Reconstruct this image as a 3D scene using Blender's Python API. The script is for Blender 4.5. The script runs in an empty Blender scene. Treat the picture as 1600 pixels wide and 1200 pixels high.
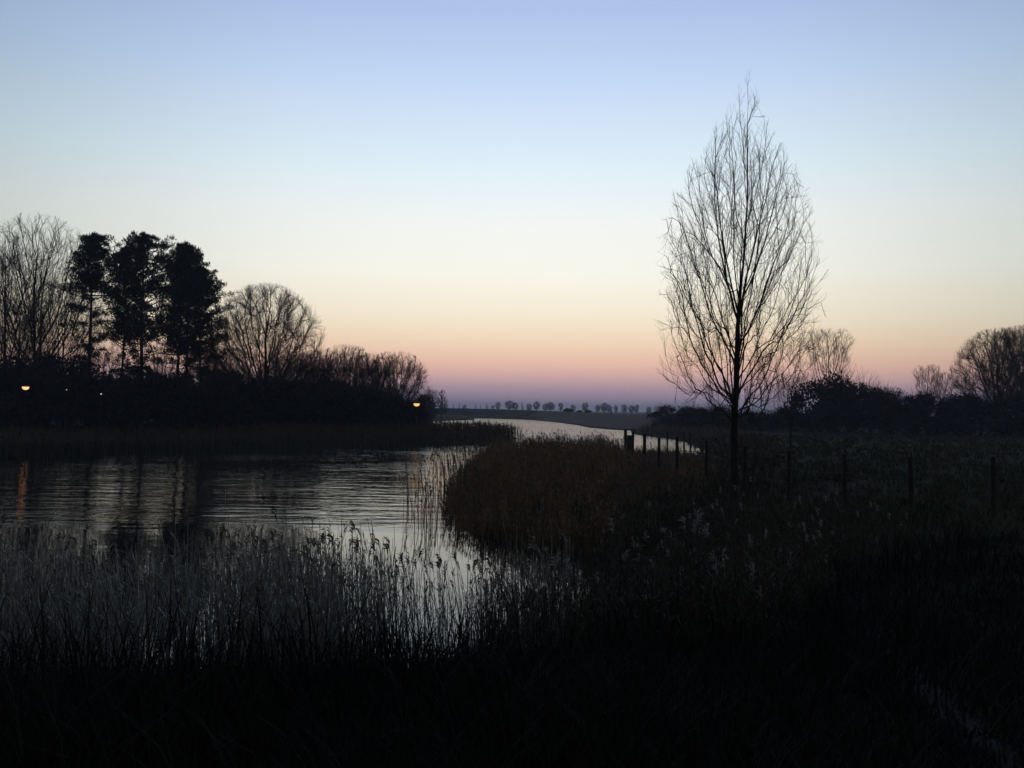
import bpy, math, random
import numpy as np
from mathutils import Matrix, Vector
S = bpy.context.scene
C = S.collection
R = math.radians

# ------------------------------------------------------------------ camera
EYE = 3.2
FPX = 1385.0
cam = bpy.data.cameras.new('camera')
camo = bpy.data.objects.new('camera', cam); C.objects.link(camo)
cam.lens = 36 * FPX / 1600; cam.sensor_width = 36
cam.clip_start = 0.05; cam.clip_end = 9000
pit = math.atan(40 / FPX); rol = R(0.8)
f = Vector((0, math.cos(pit), math.sin(pit))); u0 = Vector((0, -math.sin(pit), math.cos(pit))); r0 = Vector((1, 0, 0))
r = math.cos(rol) * r0 + math.sin(rol) * u0
u = -math.sin(rol) * r0 + math.cos(rol) * u0
M = Matrix((r, u, -f)).transposed().to_4x4(); M.translation = (0, 0, EYE)
camo.matrix_world = M
S.camera = camo

# ------------------------------------------------------------------ dusk sky
W = bpy.data.worlds.new('World'); S.world = W; W.use_nodes = True
nt = W.node_tree; nt.nodes.clear()
N = nt.nodes.new; L = nt.links.new
out = N('ShaderNodeOutputWorld'); bg = N('ShaderNodeBackground'); L(bg.outputs[0], out.inputs[0])
tc = N('ShaderNodeTexCoord'); sep = N('ShaderNodeSeparateXYZ'); L(tc.outputs['Generated'], sep.inputs[0])
asn = N('ShaderNodeMath'); asn.operation = 'ARCSINE'; L(sep.outputs[2], asn.inputs[0])
mr = N('ShaderNodeMapRange'); L(asn.outputs[0], mr.inputs[0]); mr.inputs[1].default_value = 0; mr.inputs[2].default_value = R(90)
def srgb(c): return tuple(((v/255)/12.92 if v/255 <= .04045 else ((v/255+.055)/1.055)**2.4) for v in c) + (1,)
ramp = N('ShaderNodeValToRGB'); L(mr.outputs[0], ramp.inputs[0])
SKY = [(0.0, (134,128,160)), (1.35, (184,156,170)), (2.1, (220,178,174)), (2.85, (243,196,176)), (4.2, (252,221,190)), (5.8, (255,240,214)),
       (8.65, (255,253,240)), (11.9, (248,251,248)), (15.0, (230,245,253)), (20.6, (198,219,249)), (24.5, (178,198,237)), (45, (112,130,166)), (90, (80,92,116))]
cr = ramp.color_ramp
for i, (e, c) in enumerate(SKY):
    el = cr.elements[i] if i < 2 else cr.elements.new(e / 90)
    el.position = e / 90; el.color = srgb(c)
SUN_AZ = R(1.5)      # the sun has set just right of the view axis
hv = N('ShaderNodeCombineXYZ'); L(sep.outputs[0], hv.inputs[0]); L(sep.outputs[1], hv.inputs[1])
nv = N('ShaderNodeVectorMath'); nv.operation = 'NORMALIZE'; L(hv.outputs[0], nv.inputs[0])
dt = N('ShaderNodeVectorMath'); dt.operation = 'DOT_PRODUCT'; L(nv.outputs[0], dt.inputs[0]); dt.inputs[1].default_value = (math.sin(SUN_AZ), math.cos(SUN_AZ), 0)
mr2 = N('ShaderNodeMapRange'); L(dt.outputs['Value'], mr2.inputs[0]); mr2.inputs[1].default_value = -1; mr2.inputs[2].default_value = 1
ramp2 = N('ShaderNodeValToRGB'); L(mr2.outputs[0], ramp2.inputs[0])
AZ = [(0, (.15,.155,.17)), (.5, (.20,.21,.23)), (.78, (.33,.35,.37)), (.90, (.54,.58,.60)), (.933, (.68,.72,.73)), (.957, (.80,.82,.83)), (.983, (.94,.95,.95)), (1.0, (1,1,1))]
for i, (p, c) in enumerate(AZ):
    el = ramp2.color_ramp.elements[i] if i < 2 else ramp2.color_ramp.elements.new(p)
    el.position = p; el.color = c + (1,)
mx = N('ShaderNodeMix'); mx.data_type = 'RGBA'; mx.blend_type = 'MULTIPLY'; mx.inputs[0].default_value = 1
L(ramp.outputs[0], mx.inputs[6]); L(ramp2.outputs[0], mx.inputs[7])
L(mx.outputs[2], bg.inputs[0]); bg.inputs[1].default_value = 1.0
S.view_settings.view_transform = 'Standard'; S.view_settings.look = 'None'
S.view_settings.exposure = 0; S.view_settings.gamma = 1; S.view_settings.use_curve_mapping = False
HAZE_DENSITY = 0.00045

# ------------------------------------------------------------------ helpers
def P(px, py, D):                      # point at world depth D seen in direction (px, py)
    d = f + (px - 800) / FPX * r + (600 - py) / FPX * u
    k = D / d.y
    return Vector((0, 0, EYE)) + d * k
def G(px, py, z=0.0):
    d = f + (px - 800) / FPX * r + (600 - py) / FPX * u
    k = (z - EYE) / d.z
    p = Vector((0, 0, EYE)) + d * k
    return (p.x, p.y)
def PX(px, D): return P(px, 650, D).x

def mesh_np(name, V, F):
    V = np.asarray(V, np.float32); F = np.asarray(F, np.int32)
    me = bpy.data.meshes.new(name)
    k = F.shape[1]
    me.vertices.add(len(V)); me.vertices.foreach_set('co', V.ravel())
    me.loops.add(F.size); me.loops.foreach_set('vertex_index', F.ravel())
    me.polygons.add(len(F)); me.polygons.foreach_set('loop_start', np.arange(0, F.size, k, dtype=np.int32))
    me.polygons.foreach_set('loop_total', np.full(len(F), k, np.int32))
    me.update(); me.validate()
    return me
def link(name, me, mat, parent=None, smooth=False):
    if mat is not None and not me.materials: me.materials.append(mat)
    o = bpy.data.objects.new(name, me); C.objects.link(o)
    if parent: o.parent = parent
    if smooth: me.polygons.foreach_set('use_smooth', [True] * len(me.polygons))
    return o
def tag(o, label=None, cat=None, group=None, kind=None):
    if label: o['label'] = label
    if cat: o['category'] = cat
    if group: o['group'] = group
    if kind: o['kind'] = kind
    return o
def empty(name, loc=(0,0,0), rz=0, sc=1):
    o = bpy.data.objects.new(name, None); C.objects.link(o); o.location = loc; o.rotation_euler = (0,0,rz)
    o.scale = (sc,sc,sc) if not hasattr(sc, '__len__') else sc
    o.empty_display_size = .2
    return o
def copy_tree(root):
    c = root.copy(); C.objects.link(c)
    for ch in list(root.children):
        d = ch.copy(); C.objects.link(d); d.parent = c
        for g in list(ch.children):
            e = g.copy(); C.objects.link(e); e.parent = d
    return c
used = set()
def place(proto, loc, rz, sc, label, cat, group=None):
    """first call moves the prototype itself, later calls copy it"""
    if proto.name in used: o = copy_tree(proto)
    else: o = proto; used.add(proto.name)
    o.location = loc; o.rotation_euler = (0, 0, rz)
    o.scale = (sc, sc, sc) if not hasattr(sc, '__len__') else sc
    if 'group' in o: del o['group']
    tag(o, label, cat, group)
    return o

def tubes_mesh(name, tubes, sides=3):
    """tubes: list of (points, radii[, sides])"""
    groups = {}
    for t in tubes:
        s = t[2] if len(t) > 2 else sides
        groups.setdefault((len(t[0]), s), []).append(t)
    Vs, Fs, off = [], [], 0
    for (n, s), ts in groups.items():
        Pn = np.array([t[0] for t in ts], float); Rn = np.array([t[1] for t in ts], float); K = len(ts)
        T = np.gradient(Pn, axis=1); T /= np.linalg.norm(T, axis=2, keepdims=True) + 1e-9
        ref = np.where(np.abs(T[:, :1, 2:3]) > .8, np.array([[[1., .2, 0]]]), np.array([[[.1, .2, 1.]]]))
        U = np.cross(T, np.broadcast_to(ref, T.shape)); U /= np.linalg.norm(U, axis=2, keepdims=True) + 1e-9
        Vv = np.cross(T, U)
        a = np.arange(s) * 2 * np.pi / s
        ring = Pn[:, :, None] + Rn[:, :, None, None] * (np.cos(a)[None, None, :, None] * U[:, :, None] + np.sin(a)[None, None, :, None] * Vv[:, :, None])
        Vs.append(ring.reshape(-1, 3))
        idx = np.arange(K * n * s).reshape(K, n, s) + off
        A = idx[:, :-1]; B = idx[:, 1:]
        Fs.append(np.stack([A, np.roll(A, -1, 2), np.roll(B, -1, 2), B], -1).reshape(-1, 4))
        off += K * n * s
    return mesh_np(name, np.concatenate(Vs), np.concatenate(Fs))

def box_mesh(name, boxes):
    V, F = [], []
    for (x0,x1,y0,y1,z0,z1) in boxes:
        b = len(V)
        V += [(x0,y0,z0),(x1,y0,z0),(x1,y1,z0),(x0,y1,z0),(x0,y0,z1),(x1,y0,z1),(x1,y1,z1),(x0,y1,z1)]
        F += [[b+i for i in q] for q in ((0,3,2,1),(4,5,6,7),(0,1,5,4),(1,2,6,5),(2,3,7,6),(3,0,4,7))]
    return mesh_np(name, V, F)

# ------------------------------------------------------------------ materials
def mat(name, c1, c2, scale=4.0, rough=.9, bump=0.0, coord='Object', stretch=(1,1,1), spec=.2, extra=None):
    m = bpy.data.materials.new(name); m.use_nodes = True
    t = m.node_tree; b = t.nodes['Principled BSDF']
    tcn = t.nodes.new('ShaderNodeTexCoord'); mp = t.nodes.new('ShaderNodeMapping'); mp.inputs['Scale'].default_value = stretch
    src = tcn.outputs['Object'] if coord == 'Object' else t.nodes.new('ShaderNodeNewGeometry').outputs['Position']
    t.links.new(src, mp.inputs[0])
    n = t.nodes.new('ShaderNodeTexNoise'); n.inputs['Scale'].default_value = scale; n.inputs['Detail'].default_value = 6; n.inputs['Roughness'].default_value = .65
    t.links.new(mp.outputs[0], n.inputs['Vector'])
    rp = t.nodes.new('ShaderNodeValToRGB'); rp.color_ramp.elements[0].position = .32; rp.color_ramp.elements[1].position = .68
    rp.color_ramp.elements[0].color = c1 + (1,); rp.color_ramp.elements[1].color = c2 + (1,)
    if extra:
        e = rp.color_ramp.elements.new(.5); e.color = extra + (1,)
    t.links.new(n.outputs[0], rp.inputs[0]); t.links.new(rp.outputs[0], b.inputs['Base Color'])
    b.inputs['Roughness'].default_value = rough; b.inputs['Specular IOR Level'].default_value = spec
    if bump:
        bp = t.nodes.new('ShaderNodeBump'); bp.inputs['Strength'].default_value = bump; bp.inputs['Distance'].default_value = .05
        t.links.new(n.outputs[0], bp.inputs['Height']); t.links.new(bp.outputs[0], b.inputs['Normal'])
    return m
m_bark = mat('bark', (.018,.015,.012), (.05,.042,.034), 9, .95, .6, stretch=(1,1,.25))
m_twig = mat('twig_bark', (.022,.018,.015), (.055,.042,.033), 3)
m_needle = mat('pine_needles', (.010,.016,.010), (.025,.034,.018), 2.0)
m_leaf = mat('dark_foliage', (.010,.014,.010), (.028,.032,.020), 1.6)
m_ground = mat('grassy_earth', (.007,.010,.004), (.026,.019,.011), .8, 1, .8, 'World', spec=.05, extra=(.014,.020,.007))
m_dike = mat('dike_grass', (.020,.018,.012), (.038,.030,.020), .05, .95, .3, 'World', stretch=(1,1,3))
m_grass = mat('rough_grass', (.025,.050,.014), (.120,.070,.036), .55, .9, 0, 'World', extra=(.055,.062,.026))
m_sedge = mat('dusk_shaded_sedge', (.006,.009,.005), (.022,.018,.013), 1.2, .9, 0, 'World')  # deep dusk shade of the foreground is put into this near-black colour
m_reed = mat('dry_reed', (.04,.036,.025), (.74,.69,.58), 1.0, .5, 0, 'World', stretch=(22,22,.35), spec=.5, extra=(.20,.19,.14))
m_reed_mid = mat('brown_reed', (.27,.075,.040), (.54,.23,.115), .9, .8, 0, 'World', extra=(.19,.145,.06))
m_reed_far = mat('far_reed', (.045,.045,.020), (.120,.060,.040), .35, .9, 0, 'World')
m_reed_bank = mat('dark_bank_reed', (.030,.020,.014), (.12,.075,.045), 1.0, .8, 0, 'World', stretch=(12,12,.5), extra=(.05,.045,.025))
m_plume_pale = mat('pale_reed_plume', (.24,.22,.20), (.46,.43,.39), 9, .95, 0, 'World')
m_plume = mat('reed_plume', (.06,.05,.04), (.17,.15,.125), 20, .95, 0, 'World')
m_post = mat('weathered_post', (.02,.016,.012), (.06,.05,.04), 6, .9, .6, stretch=(1,1,.15))
m_wire = mat('fence_wire', (.08,.08,.08), (.14,.13,.12), 20, .5)
m_iron = mat('lamp_iron', (.015,.015,.017), (.03,.03,.032), 8, .5)
m_mud = mat('path_mud', (.002,.002,.002), (.022,.025,.034), 3.5, .95, .8, 'World', spec=.25)
def emis(name, col, s):
    m = bpy.data.materials.new(name); m.use_nodes = True
    b = m.node_tree.nodes['Principled BSDF']; b.inputs['Base Color'].default_value = (.5,.45,.4,1)
    b.inputs['Emission Color'].default_value = col + (1,); b.inputs['Emission Strength'].default_value = s
    return m
m_glow = emis('lamp_glow', (1,.52,.17), 1.35)
m_glow2 = emis('lamp_glow_pink', (1,.40,.18), 2.0)
m_glow3 = emis('lamp_glow_dim', (.8,.85,.6), 1.2)

# water
m_water = bpy.data.materials.new('river_water'); m_water.use_nodes = True
t = m_water.node_tree; b = t.nodes['Principled BSDF']
b.inputs['Base Color'].default_value = (.006,.009,.010,1); b.inputs['Roughness'].default_value = .045; b.inputs['IOR'].default_value = 1.333
geo = t.nodes.new('ShaderNodeNewGeometry')
def wnoise(scale, stretch, det, rot=0):
    mp = t.nodes.new('ShaderNodeMapping'); mp.inputs['Scale'].default_value = stretch; mp.inputs['Rotation'].default_value = (0,0,rot)
    t.links.new(geo.outputs['Position'], mp.inputs[0])
    n = t.nodes.new('ShaderNodeTexNoise'); n.inputs['Scale'].default_value = scale; n.inputs['Detail'].default_value = det; n.inputs['Roughness'].default_value = .5
    t.links.new(mp.outputs[0], n.inputs['Vector']); return n
def mth(op, a, b_=None, cl=False):
    n = t.nodes.new('ShaderNodeMath'); n.operation = op; n.use_clamp = cl
    for i, v in enumerate((a, b_)):
        if v is None: continue
        if isinstance(v, (int, float)): n.inputs[i].default_value = v
        else: t.links.new(v, n.inputs[i])
    return n.outputs[0]
n1 = wnoise(1.0, (.45, 1.5, 1), 3, R(6)); n2 = wnoise(4.0, (.6, 1.3, 1), 2, R(-14)); n3 = wnoise(.09, (1, 1.6, 1), 2)
sepw = t.nodes.new('ShaderNodeSeparateXYZ'); t.links.new(geo.outputs['Position'], sepw.inputs[0])
# calm water close under the near bank, wind ripples further out, in patches
far = t.nodes.new('ShaderNodeMapRange'); t.links.new(mth('ADD', sepw.outputs[1], mth('MULTIPLY', n3.outputs[0], 5.0)), far.inputs[0])
far.inputs[1].default_value = 25.2; far.inputs[2].default_value = 26.6; far.inputs[3].default_value = .10; far.inputs[4].default_value = 1.0
patch = t.nodes.new('ShaderNodeMapRange'); t.links.new(n3.outputs[0], patch.inputs[0])
patch.inputs[1].default_value = .35; patch.inputs[2].default_value = .65; patch.inputs[3].default_value = .42; patch.inputs[4].default_value = 1.0
hgt = mth('ADD', mth('MULTIPLY', n1.outputs[0], 1.0), mth('MULTIPLY', n2.outputs[0], .12))
rise = t.nodes.new('ShaderNodeMapRange'); t.links.new(sepw.outputs[1], rise.inputs[0])      # open water beyond the point is rougher
for i_, v_ in enumerate((45, 100, 1.0, 3.2)): rise.inputs[i_+1].default_value = v_
hgt = mth('MULTIPLY', mth('MULTIPLY', mth('MULTIPLY', hgt, far.outputs[0]), patch.outputs[0]), rise.outputs[0])
b.inputs['Specular IOR Level'].default_value = .48
bp = t.nodes.new('ShaderNodeBump'); bp.inputs['Strength'].default_value = 1; bp.inputs['Distance'].default_value = .060
t.links.new(hgt, bp.inputs['Height']); t.links.new(bp.outputs[0], b.inputs['Normal'])

# ------------------------------------------------------------------ land and water
SHORE = [(-400,14),(-80,13),(-30,10.5),(-12,9.2),(-5,8.8),(-1.5,9.6),(.8,12.5),(1.5,16),(1.5,19.0)]
SHORE += [G(815,850), G(775,846), G(742,838), G(722,822), G(712,800), G(722,770), (-1.6,42), (-.9,47), (1.5,50), (5,51), (9,53), (12,57), (14.5,66), (16.2,74)]
SHORE += [(17,82), G(1076,692), G(1060,688), G(992,679), G(984,672), G(976,666), G(930,661), G(850,656.5), G(742,653.5), G(740,656.5), G(700,657.5), G(678,659), G(660,661), (-26,190), (-24,140),(-20,122),(-8,112),(-1,107),(.9,99)]
SHORE += [G(797,688), G(785,694), G(700,697), G(600,700), G(500,703), G(400,706), G(200,712), G(0,718), (-60,44), (-110,44), (-400,44)]
SH = np.array(SHORE)
def shore_dist(x, y):
    """signed distance to the shoreline: negative in the water"""
    d = np.full(x.shape, 1e9); inside = np.zeros(x.shape, bool)
    n = len(SH)
    for i in range(n):
        ax, ay = SH[i]; bx, by = SH[(i+1) % n]
        ex, ey = bx-ax, by-ay
        k = np.clip(((x-ax)*ex + (y-ay)*ey) / (ex*ex+ey*ey), 0, 1)
        d = np.minimum(d, np.hypot(x-ax-k*ex, y-ay-k*ey))
        c = ((ay > y) != (by > y)) & (x < (bx-ax)*(y-ay)/((by-ay) if abs(by-ay) > 1e-9 else 1e-9) + ax)
        inside ^= c
    return np.where(inside, -d, d)
def sst(a, b_, x):
    k = np.clip((x-a)/(b_-a), 0, 1); return k*k*(3-2*k)
def rough_n(x, y):
    return (np.sin(x*.9+1.3*np.sin(y*.7))*np.cos(y*1.1+.8*np.sin(x*.5))*.5 + np.sin(x*2.7+y*1.9)*.2 + np.sin(x*.21-y*.17)*.6)
def height(x, y):
    x = np.asarray(x, float); y = np.asarray(y, float)
    d = shore_dist(x, y); rr = np.hypot(x, y)
    plate = .8 + .62 * (1 - sst(4, 14, rr)) + .06 * rough_n(x, y)
    z = np.where(d > 0, .02 + (plate-.02) * sst(0, 3.6, d), -.9 * sst(0, 2.5, -d))
    return z
def H(x, y): return float(height(np.array([x]), np.array([y]))[0])

ths = np.concatenate([np.linspace(-180, -42, 50)[:-1], np.linspace(-42, 42, 380), np.linspace(42, 180, 50)[1:]])
rad = np.concatenate([[0.0], np.geomspace(1.2, 150, 240), np.geomspace(155, 3500, 90)])
TH, RR = np.meshgrid(np.radians(ths), rad)
Xg = RR*np.sin(TH); Yg = RR*np.cos(TH); Zg = height(Xg, Yg)
nr, na = Xg.shape
idx = np.arange(nr*na).reshape(nr, na)
Fq = np.stack([idx[:-1,:-1], idx[1:,:-1], idx[1:,1:], idx[:-1,1:]], -1).reshape(-1, 4)[:, ::-1]
g = link('ground', mesh_np('ground', np.stack([Xg, Yg, Zg], -1).reshape(-1,3), Fq), m_ground, smooth=True)
tag(g, kind='structure')
w = link('water', mesh_np('water', [(-450,6,0),(250,6,0),(250,330,0),(-450,330,0)], [[0,1,2,3]]), m_water)
tag(w, kind='structure')

# the dike beyond the river: a swept bank
crest = [(-160,352,3.3),(-90,348,3.4)] + [tuple(P(px, py, D)) for px, py, D in
         [(640,637,342),(700,637.8,340),(741,638.6,338),(800,640.2,330),(850,642,318),(900,644.4,285),(940,646.6,250),(976,648.6,220),(1010,651,195),(1040,653.5,172),(1080,656,158),(1140,659,150)]] + [(70,150,1.6),(110,152,1.4)]
crest = np.array(crest)
cs = []
for i in range(len(crest)-1):
    for k in np.linspace(0, 1, 9)[:-1]: cs.append(crest[i]*(1-k)+crest[i+1]*k)
cs.append(crest[-1]); cs = np.array(cs)
T = np.gradient(cs[:, :2], axis=0); T /= np.linalg.norm(T, axis=1, keepdims=True); Nn = np.stack([T[:,1], -T[:,0]], -1)   # towards camera
prof = [(-14,-1.2,1),(-3.0,.0,0),(-2.0,.0,0),(0,.0,0),(1.2,-.12,0),(6,-.52,2),(11,-.86,2),(15,-1.3,1)]
V = []
rnd = np.random.default_rng(5)
for i in range(len(cs)):
    for (o_, dz, md) in prof:
        z = cs[i,2] + dz if md == 0 else (.2 if md == 1 else cs[i,2] * (1+dz) )
        V.append((cs[i,0]+Nn[i,0]*o_, cs[i,1]+Nn[i,1]*o_, z + (rnd.normal()*.05 if md != 1 else 0)))
npf = len(prof); idx = np.arange(len(V)).reshape(-1, npf)
Fq = np.stack([idx[:-1,:-1], idx[1:,:-1], idx[1:,1:], idx[:-1,1:]], -1).reshape(-1, 4)
tag(link('dike', mesh_np('dike', V, Fq), m_dike), kind='structure')

# trodden path at the lower right
pts = [G(1340,900,1.1), G(1400,985,1.35), G(1465,1065,1.45), G(1540,1130,1.5), G(1640,1200,1.55), (4.2,1.5)]
pv = []; pts = np.array(pts); pp = []
for i in range(len(pts)-1):
    for k in np.linspace(0,1,13)[:-1]: pp.append(pts[i]*(1-k)+pts[i+1]*k)
pp = np.array(pp); T = np.gradient(pp, axis=0); T /= np.linalg.norm(T, axis=1, keepdims=True); Nn = np.stack([T[:,1], -T[:,0]], -1)
cols = np.linspace(-1, 1, 9)
for i in range(len(pp)):
    wd = .13 + .06*math.sin(i*.9) + .04*math.sin(i*2.3)
    for c in cols:
        q = pp[i] + Nn[i]*c*wd
        pv.append((q[0], q[1], H(q[0], q[1]) + .012 - .02*abs(c)**3))
idx = np.arange(len(pv)).reshape(-1, 9)
Fq = np.stack([idx[:-1,:-1], idx[1:,:-1], idx[1:,1:], idx[:-1,1:]], -1).reshape(-1, 4)
tag(link('path', mesh_np('path', pv, Fq), m_mud, smooth=True), kind='structure')

# ------------------------------------------------------------------ tree generators
def nrm(v):
    l = math.sqrt(v[0]*v[0]+v[1]*v[1]+v[2]*v[2]) + 1e-9
    return (v[0]/l, v[1]/l, v[2]/l)
def deflect(rng, d, ang):
    """direction at angle ang from d, random roll"""
    a = nrm((rng.gauss(0,1), rng.gauss(0,1), rng.gauss(0,1)))
    k = a[0]*d[0]+a[1]*d[1]+a[2]*d[2]
    p = nrm((a[0]-k*d[0], a[1]-k*d[1], a[2]-k*d[2]))
    c, s = math.cos(ang), math.sin(ang)
    return (d[0]*c+p[0]*s, d[1]*c+p[1]*s, d[2]*c+p[2]*s)
def walk(rng, p, d, length, n, wob, trop, env, slack=1.0):
    pts = [p]; st = length/n
    for _ in range(n):
        d = nrm((d[0]+rng.gauss(0,wob), d[1]+rng.gauss(0,wob), d[2]+rng.gauss(0,wob)*.7+trop))
        p = (p[0]+d[0]*st, p[1]+d[1]*st, p[2]+d[2]*st)
        if env and math.hypot(p[0], p[1]) > env(p[2])*slack and len(pts) > 1: break
        pts.append(p)
    return pts, d
def taper(n, r0, r1): return [r0+(r1-r0)*(i/(n-1))**.8 for i in range(n)]
def side_shoots(rng, out, pts, rads, level, P_):
    """twigs off a branch: P_ = per-level tuples (count_per_m, len, angle, trop, wob)"""
    if level >= len(P_): return
    cpm, ln, an, tr, wo, rmin, env = P_[level]
    L_ = sum(math.dist(pts[i], pts[i+1]) for i in range(len(pts)-1))
    cnt = max(1, int(cpm*L_ + rng.random()))
    for _ in range(cnt):
        k = rng.uniform(.15, 1) * (len(pts)-1); i = min(int(k), len(pts)-2); q = k-i
        p = tuple(pts[i][j]*(1-q)+pts[i+1][j]*q for j in range(3))
        d = nrm(tuple(pts[i+1][j]-pts[i][j] for j in range(3)))
        rr = rads[i]*(1-q)+rads[i+1]*q
        l2 = ln * rng.uniform(.5, 1.25) * (1-.45*k/(len(pts)-1))
        d2 = deflect(rng, d, an*rng.uniform(.6, 1.3))
        n = 5 if l2 > .6 else 4 if l2 > .3 else 3
        pt, _ = walk(rng, p, d2, l2, n, wo, tr, env, rng.uniform(.92, 1.06))
        if len(pt) < 2: continue
        r1 = max(rmin, min(rr*.6, rmin + l2*.006))
        ra = taper(len(pt), r1, rmin*.7)
        out.append((pt, ra, 3))
        side_shoots(rng, out, pt, ra, level+1, P_)

def colonize(rng, trunk, att, step, di, dk, up=.0, inert=.35, iters=160, zmax=1e9):
    """space colonisation: branches grow towards scattered points until the crown is filled"""
    pos = [np.array(p, float) for p in trunk]; par = [-1] + list(range(len(trunk)-1))
    dr = [np.array((0,0,1.))]*len(trunk)
    att = att.copy(); m = len(att)
    def gap(Q): return np.linalg.norm(att[:,None]-Q[None], axis=2) + 1.3*np.maximum(0, Q[None,:,2]-att[:,None,2])   # boughs prefer to rise
    Pn = np.array(pos); dm = gap(Pn); near = dm.argmin(1); dist = dm.min(1)
    kids = {}
    for it in range(iters):
        act = dist < di
        if it < 25 and not act.any(): act = dist < dist.min()*1.2
        if not act.any(): break
        ids = np.unique(near[act]); new = []
        for k in ids:
            if kids.get(k, 0) >= 4: continue
            kids[k] = kids.get(k, 0) + 1
            v = att[act & (near == k)] - pos[k]; v /= np.linalg.norm(v, axis=1, keepdims=True) + 1e-9
            g_ = v.mean(0); g_ = g_/(np.linalg.norm(g_)+1e-9) + dr[k]*inert + np.array((0,0,up)) + rng.normal(0, .14, 3)
            g_ /= np.linalg.norm(g_); p = pos[k] + g_*step
            if p[2] < zmax: new.append((k, p, g_))
        n0 = len(pos)
        for k, p, g_ in new: pos.append(p); par.append(k); dr.append(g_)
        if not new: break
        Pn = np.array([q[1] for q in new]); dm = gap(Pn)
        j = dm.argmin(1); d2 = dm[np.arange(len(att)), j]; b_ = d2 < dist
        near = np.where(b_, j+n0, near); dist = np.where(b_, d2, dist)
        keep = dist > dk; att = att[keep]; near = near[keep]; dist = dist[keep]
        if len(att) == 0: break
    return np.array(pos), np.array(par)
def sc_tree(name, seed, Hh, env, zlo, trunk_h, natt=900, step=.35, di=2.2, dk=.55, squash=.7, tr=.3, rtip=.013, texp=2.3,
            twigs=3, twl=.9, twr=None, up=.1, label_limbs=False, shell=.5, trunk_pts=None, twang=36, levels=1, lean=.0, rag=1.0, wob=.09):
    rng = np.random.default_rng(seed); rr = random.Random(seed)
    sq = np.array((1,1,squash))
    # attractors inside the crown outline
    z = rng.uniform(zlo, Hh, natt*4); rz = np.array([env(q) for q in z]); mxr = rz.max()
    kk = rng.random(len(z)) < (rz/mxr)**1.7; z = z[kk][:natt]; rz = rz[kk][:natt]
    a = rng.uniform(0, 2*np.pi, len(z)); ph = rng.uniform(0, 6.28, 4)
    q = rz*rng.random(len(z))**shell*(1 + rag*(1-z/Hh)**.4*(.10*np.sin(2*a+ph[0]+z*5/Hh) + .09*np.sin(3*a+ph[1]-z*11/Hh) + .07*np.sin(5*a+ph[2]+z*17/Hh)))
    att = np.stack([q*np.cos(a), q*np.sin(a), z], 1)
    if trunk_pts is None:
        trunk_pts = [(0,0,-.3)]
        while trunk_pts[-1][2] < trunk_h:
            p = trunk_pts[-1]; trunk_pts.append((p[0]+rng.normal(0,.03)+lean*step, p[1]+rng.normal(0,.03), p[2]+step))
    pos, par = colonize(rng, np.array(trunk_pts)*sq, att*sq, step*.8, di, dk, up, zmax=(Hh-.42)*squash)
    pos = pos/sq; n = len(pos); nt_ = len(trunk_pts)
    ch = [[] for _ in range(n)]
    for i in range(1, n): ch[par[i]].append(i)
    rad_ = np.zeros(n)
    for i in range(n-1, -1, -1):
        rad_[i] = rtip if not ch[i] else max(rtip, (sum(rad_[c]**texp for c in ch[i]) + (rtip*.35)**texp)**(1/texp))
    sc_ = tr/rad_[1]; w_ = (rad_-rtip)/(rad_[1]-rtip+1e-9); rad_ = rad_*(1-w_) + rad_*sc_*w_
    rad_[0] = rad_[1]*1.45
    if nt_ > 2: rad_[1] *= 1.12
    root = empty(name)
    def chain(i):
        c = [i]
        while ch[c[-1]]: c.append(max(ch[c[-1]], key=lambda k: rad_[k]))
        return c
    trunk = chain(0)
    # cut the trunk chain where it has become thin
    tk = [i for i in trunk if rad_[i] > rtip*1.5 or i < nt_]
    link('trunk', tubes_mesh(name+'_trunk', [([tuple(pos[i]) for i in tk], [rad_[i] for i in tk], 9)]), m_bark, root, True)
    limbs, rest = [], []
    tset = set(tk)
    def collect(start, parent, out):
        st = [(start, parent)]
        while st:
            i, p = st.pop(); c = [p] + chain(i)
            out.append(([tuple(pos[k]) for k in c], [min(rad_[p], rad_[i])] + [rad_[k] for k in c[1:]], 5 if rad_[i] > rtip*3 else 3))
            cs_ = set(c)
            for k in c[1:]:
                for m_ in ch[k]:
                    if m_ not in cs_: st.append((m_, k))
    for t_ in tk:
        for c in ch[t_]:
            if c in tset: continue
            out = []; collect(c, t_, out)
            tw = []
            for (pt, ra, sd) in out:
                for j in range(1, len(pt)):
                    if ra[j] > rtip*2.6: continue
                    d0 = nrm(tuple(pt[j][k]-pt[j-1][k] for k in range(3)))
                    for _ in range(twigs if j < len(pt)-1 else twigs+2):
                        if rr.random() > .75: continue
                        dd = deflect(rr, d0, R(twang)*rr.uniform(.4,1.5)); l_ = twl*rr.uniform(.4,1.3)*min(1, .45+(Hh-pt[j][2])*3.2/Hh)
                        q_, _ = walk(rr, pt[j], dd, l_, 4, wob, .13, env, rr.uniform(.97,1.15))
                        if len(q_) < 2: continue
                        ra_ = taper(len(q_), (twr or rtip)*.85, (twr or rtip)*.5); tw.append((q_, ra_, 3))
                        if levels > 1:
                            for j2 in range(1, len(q_)):
                                if rr.random() < .75:
                                    q2, _ = walk(rr, q_[j2], deflect(rr, nrm(tuple(q_[j2][k]-q_[j2-1][k] for k in range(3))), R(35)), l_*rr.uniform(.35,.7), 3, wob, .10, env, 1.12)
                                    if len(q2) > 1: tw.append((q2, taper(len(q2), (twr or rtip)*.6, (twr or rtip)*.4), 3))
            if label_limbs and len(out) > 5: limbs.append(out+tw)
            else: rest += out+tw
    for l_ in limbs: link('limb', tubes_mesh(name+'_limb', l_), m_twig, root)
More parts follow.
